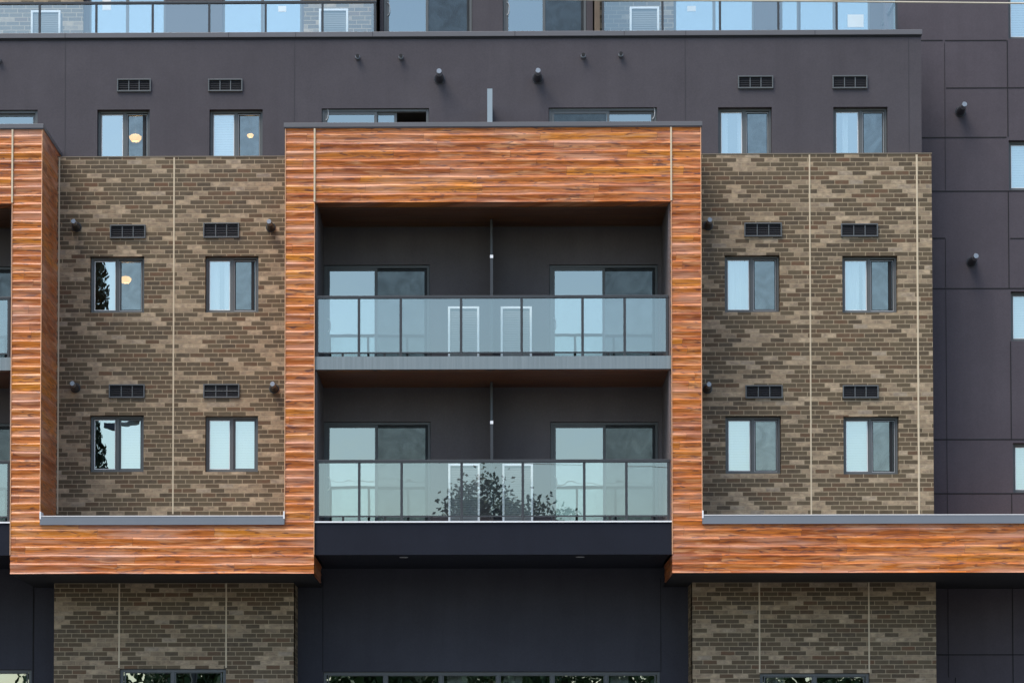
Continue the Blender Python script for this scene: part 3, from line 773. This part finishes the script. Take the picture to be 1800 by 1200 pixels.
# lit ceiling lamps seen through the glass
def room_lamp(px, py, Y, r, label):
    p = at(px, py, Y); o = empty('ceiling_lamp', (p.x, Y, p.z))
    tag(o, label, 'lamp', 'lit lamps inside the rooms')
    mb = MB(); seg = 16; prof = [(0, -.75), (.6, -.62), (.92, -.25), (1, .15), (.6, .45)]
    for (a0, b0), (a1, b1) in zip(prof, prof[1:]):
        for k in range(seg):
            t0, t1 = 2*math.pi*k/seg, 2*math.pi*(k+1)/seg
            mb.quad((p.x+r*a0*math.cos(t0), Y+r*a0*math.sin(t0), p.z+r*b0), (p.x+r*a0*math.cos(t1), Y+r*a0*math.sin(t1), p.z+r*b0),
                    (p.x+r*a1*math.cos(t1), Y+r*a1*math.sin(t1), p.z+r*b1), (p.x+r*a1*math.cos(t0), Y+r*a1*math.sin(t0), p.z+r*b1))
    mb.build('lamp_shade', 'lamp_glow', o, smooth=True)
    pl = bpy.data.lights.new('bulb', 'POINT'); pl.energy = 14; pl.color = (1, .55, .22); pl.shadow_soft_size = .1
    po = bpy.data.objects.new('bulb', pl); COL.objects.link(po); po.parent = o; po.location = (0, .25, -.25)
    MB().tube((p.x, Y, p.z+r*.2), (p.x, Y, p.z+r*.2+.35), .012, seg=6).build('stem', 'frame_metal', o)
room_lamp(238, 242, YA+1.3, .13, 'glowing round ceiling lamp behind the fourth floor window nearest the left wood tower')
room_lamp(221, 491, YB+1.3, .12, 'glowing ceiling lamp behind the upper brick wall window beside the left wood tower')
room_lamp(440, 238, YA+1.6, .07, 'dim warm lamp behind the second fourth floor window from the left wood tower')

# ---------------------------------------------------------------- white-framed louvred cabinets on the balconies
def cabinet(px0, px1, ptop, Yf, zf, label, dense=False, dep=.34):
    x0, x1, _, z1 = rect(px0, ptop, px1, ptop+90, Yf)
    o = empty('balcony_cabinet', ((x0+x1)/2, Yf+dep/2, zf)); tag(o, label, 'cabinet', 'white-framed louvred cabinets on the balconies')
    MB().box(x0+.01, x1-.01, Yf+.03, Yf+dep, zf+.002, z1-.01).build('body', 'louvre_grey', o)
    MB().frame(x0, x1, zf+.002, z1, Yf, Yf+.04, .042, .04).build('frame', 'white_trim', o, bevel=.004)
    mb = MB(); n_ = int((z1-zf-.1)/.045)
    for i in range(n_):
        z = zf+.05+i*.045
        if dense and i > n_*.56: mb.prism_x([(Yf+.025, z), (Yf+.02, z+.003), (Yf+.024, z+.042), (Yf+.029, z+.042)], x0+.044, x1-.044)
        else: mb.prism_x([(Yf+.024, z), (Yf+.019, z+.003), (Yf+.024, z+.040), (Yf+.029, z+.040)], x0+.044, x1-.044)
    mb.build('louvre', 'louvre_grey', o)
YCb = YF+.42
cabinet(787.5, 842.5, 538.5, YCb, zs1t, 'white-framed grey louvred cabinet left of the partition on the upper middle balcony')
cabinet(880, 935, 538.5, YCb, zs1t, 'white-framed grey louvred cabinet right of the partition on the upper middle balcony')
cabinet(788, 843.5, 814.5, YCb, zs0t, 'white-framed louvred cabinet left of the partition on the lower middle balcony, tree reflected before it', True)
cabinet(883, 937, 814.5, YCb, zs0t, 'white-framed louvred cabinet right of the partition on the lower middle balcony, tree reflected before it', True)
YCt = YA+.62
ZC5 = ZF5
cabinet(54, 106, 18.5, YCt, ZC5, 'white-framed louvred cabinet by the leftmost brick on the top floor terrace')
cabinet(560.5, 612, 15.5, YCt, ZC5, 'white-framed louvred cabinet at the inner end of the left top terrace')
cabinet(1107, 1159, 12, YCt, ZC5, 'white-framed louvred cabinet at the inner end of the right top terrace')
# notices stuck to the panes of the top storey
def notice(px, Y, label):
    a, b, c, d = rect(*px, Y); o = MB().box(a, b, Y, Y+.004, c, d).build('paper_notice', 'paper'); tag(o, label, 'notice', 'papers stuck on the top floor glass')
notice((180, 0, 195, 18), YT+.07, 'small white paper on the first top floor glass door beside the brick at far left')
notice((489, 11, 503, 21), YT+.07, 'small white paper high on the top floor glass just left of the inner brick')
notice((1208, 11, 1223, 20), YT+.07, 'small white paper high on the top floor glass behind the right terrace rail')
notice((1490, 26, 1518, 48), YT+.07, 'large bright white sheet on the glass at the right end of the right terrace')

# ---------------------------------------------------------------- ground
tag(MB().box(-300, 300, -300, 300, -.5, -.15).build('road', 'asphalt'), kind='structure')
tag(MB().box(-120, 120, 38, 70, -.15, -.002).build('pavement', 'pavement'), kind='structure')
tag(MB().box(-120, 120, -60, -8, -.15, 0).build('lawn', 'lawn'), kind='structure')

# ---------------------------------------------------------------- what the glass reflects: trees, pole, wires across the street
def leafcloud(mb, c, rx, rz, n_, size, seed):
    rnd = random.Random(seed)
    cl = []
    for _ in range(max(6, n_//90)):
        while True:
            p = Vector((rnd.uniform(-1, 1), rnd.uniform(-1, 1), rnd.uniform(-1, 1)))
            if .2 < p.length < 1: break
        cl.append((Vector((c[0]+p.x*rx*.8, c[1]+p.y*rx*.8, c[2]+p.z*rz*.85)), rnd.uniform(.25, .5)*rx*.8))
    for _ in range(n_):
        q, r = rnd.choice(cl)
        p = q+Vector((rnd.gauss(0, 1), rnd.gauss(0, 1), rnd.gauss(0, .8)))*r*.5
        a = Vector((rnd.gauss(0, 1), rnd.gauss(0, 1), rnd.gauss(0, 1))).normalized()*size
        b = a.cross(Vector((rnd.gauss(0, 1), rnd.gauss(0, 1), rnd.gauss(0, 1)))).normalized()*size*.6
        mb.quad(p-a, p+b, p+a, p-b)
def tree(x, y, h, r, seed, label):
    o = empty('street_tree', (x, y, 0)); tag(o, label, 'tree', 'trees across the street')
    t = MB(); t.tube((x, y, 0), (x+.2, y, h*.45), .26, .17, 10); rnd = random.Random(seed)
    for k in range(6):
        an = k*1.05+rnd.random(); t.tube((x+.15, y, h*(.3+.03*k)), (x+math.cos(an)*r*.6, y+math.sin(an)*r*.6, h*(.6+.05*k)), .10, .03, 6)
    t.build('trunk', 'bark', o)
    c = MB(); leafcloud(c, (x, y, h*(.64 if r < 3 else .56)), r, h*(.34 if r < 3 else .42), 12000 if r < 3 else 6500, .12 if r < 3 else .22, seed); c.build('crown', 'leaf', o)
Yv = 125.0
def mirror(px, py, Yv):                        # the point whose reflection in the rail glass shows there
    p = at(px, py, Yv); return p.x, 2*YF-Yv, p.z
x, y, z = mirror(862, 842, Yv); tree(x, y, z*1.07, 2.3, 1, 'tallest leafy tree across the street from the middle balconies')
x, y, z = mirror(805, 858, Yv+3); tree(x, y, z*1.07, 2.1, 2, 'leafy tree close beside the tallest one across the street')
x, y, z = mirror(925, 862, Yv-2); tree(x, y, z*1.07, 2.4, 3, 'rounded tree opposite the right half of the middle balconies')
x, y, z = mirror(985, 880, Yv+4); tree(x, y, z*1.07, 2.6, 4, 'lower tree opposite the right edge of the middle balconies')
for i, (px, py, lb) in enumerate(((640, 965, 'spreading'), (480, 960, 'broad'), (300, 985, 'low'), (120, 970, 'bushy'), (1130, 960, 'wide'), (1300, 985, 'stout'), (1480, 965, 'full'), (1680, 980, 'shaggy'), (750, 945, 'leaning'))):
    x, y, z = mirror(px, py, Yv+6+i % 3*3); tree(x, y, z, 3.6, 10+i, 'leafy tree in the row on the lawn across the street')
# columnar evergreen near the pavement, out of frame on the left
x, y = at(140, 600, 69).x, 2*(YB+.1)-69
o = empty('cypress', (x, y, 0)); tag(o, 'tall narrow dark cypress on the pavement edge left of the frame', 'tree')
MB().tube((x, y, 0), (x, y, 18), .34, .10, 8).build('trunk', 'bark', o)
c = MB(); rnd = random.Random(5)
for _ in range(26000):
    t = rnd.random(); rr = .66*min(1, (1-t)*6+.12)*rnd.uniform(.35, 1.0)*(.8+.3*math.sin(t*26)); an = rnd.random()*6.283
    p = Vector((x+rr*math.cos(an), y+rr*math.sin(an), t*19.7)); a = Vector((rnd.gauss(0, .4), rnd.gauss(0, .4), 1)).normalized()*.085; b = Vector((rnd.gauss(0, 1), rnd.gauss(0, 1), 0)).normalized()*.04
    c.quad(p-a, p+b, p+a, p-b)
c.build('crown', 'leaf_dark', o)
# overhead wire crossing the top right of the view
wp = [at(-900, -22, 30), at(1060, .5, 30), at(1400, 2.2, 30), at(1800, 6.3, 30), at(3400, 30, 30)]
mb = MB()
for a, b in zip(wp, wp[1:]): mb.tube(a, b, .010, seg=8)
tag(mb.build('overhead_wire', 'cable'), 'thin cream overhead wire crossing in front of the top right corner', 'wire')
# street lamp whose arm shows in the lower left window
x, y, z = at(205, 600, 74).x, 2*(YB+.1)-74, 0
o = empty('street_lamp', (x+2.2, y, 0)); tag(o, 'grey street lamp with a curved arm on the pavement left of the frame', 'street lamp')
zt = at(205, 745, 74).z
mb = MB(); mb.tube((x+2.2, y, 0), (x+2.2, y, zt-.7), .09, .06, 10)
pp = [(x+2.2, y, zt-.7), (x+1.8, y, zt-.2), (x+1.1, y, zt+.05), (x+.2, y, zt)]
for a, b in zip(pp, pp[1:]): mb.tube(a, b, .045, .04, 8)
mb.build('pole', 'hood_grey', o)
MB().prism_x([(y-.12, zt-.06), (y+.12, zt-.06), (y+.07, zt+.07), (y-.07, zt+.07)], x-.35, x+.22).build('lamp_head', 'hood_grey', o)
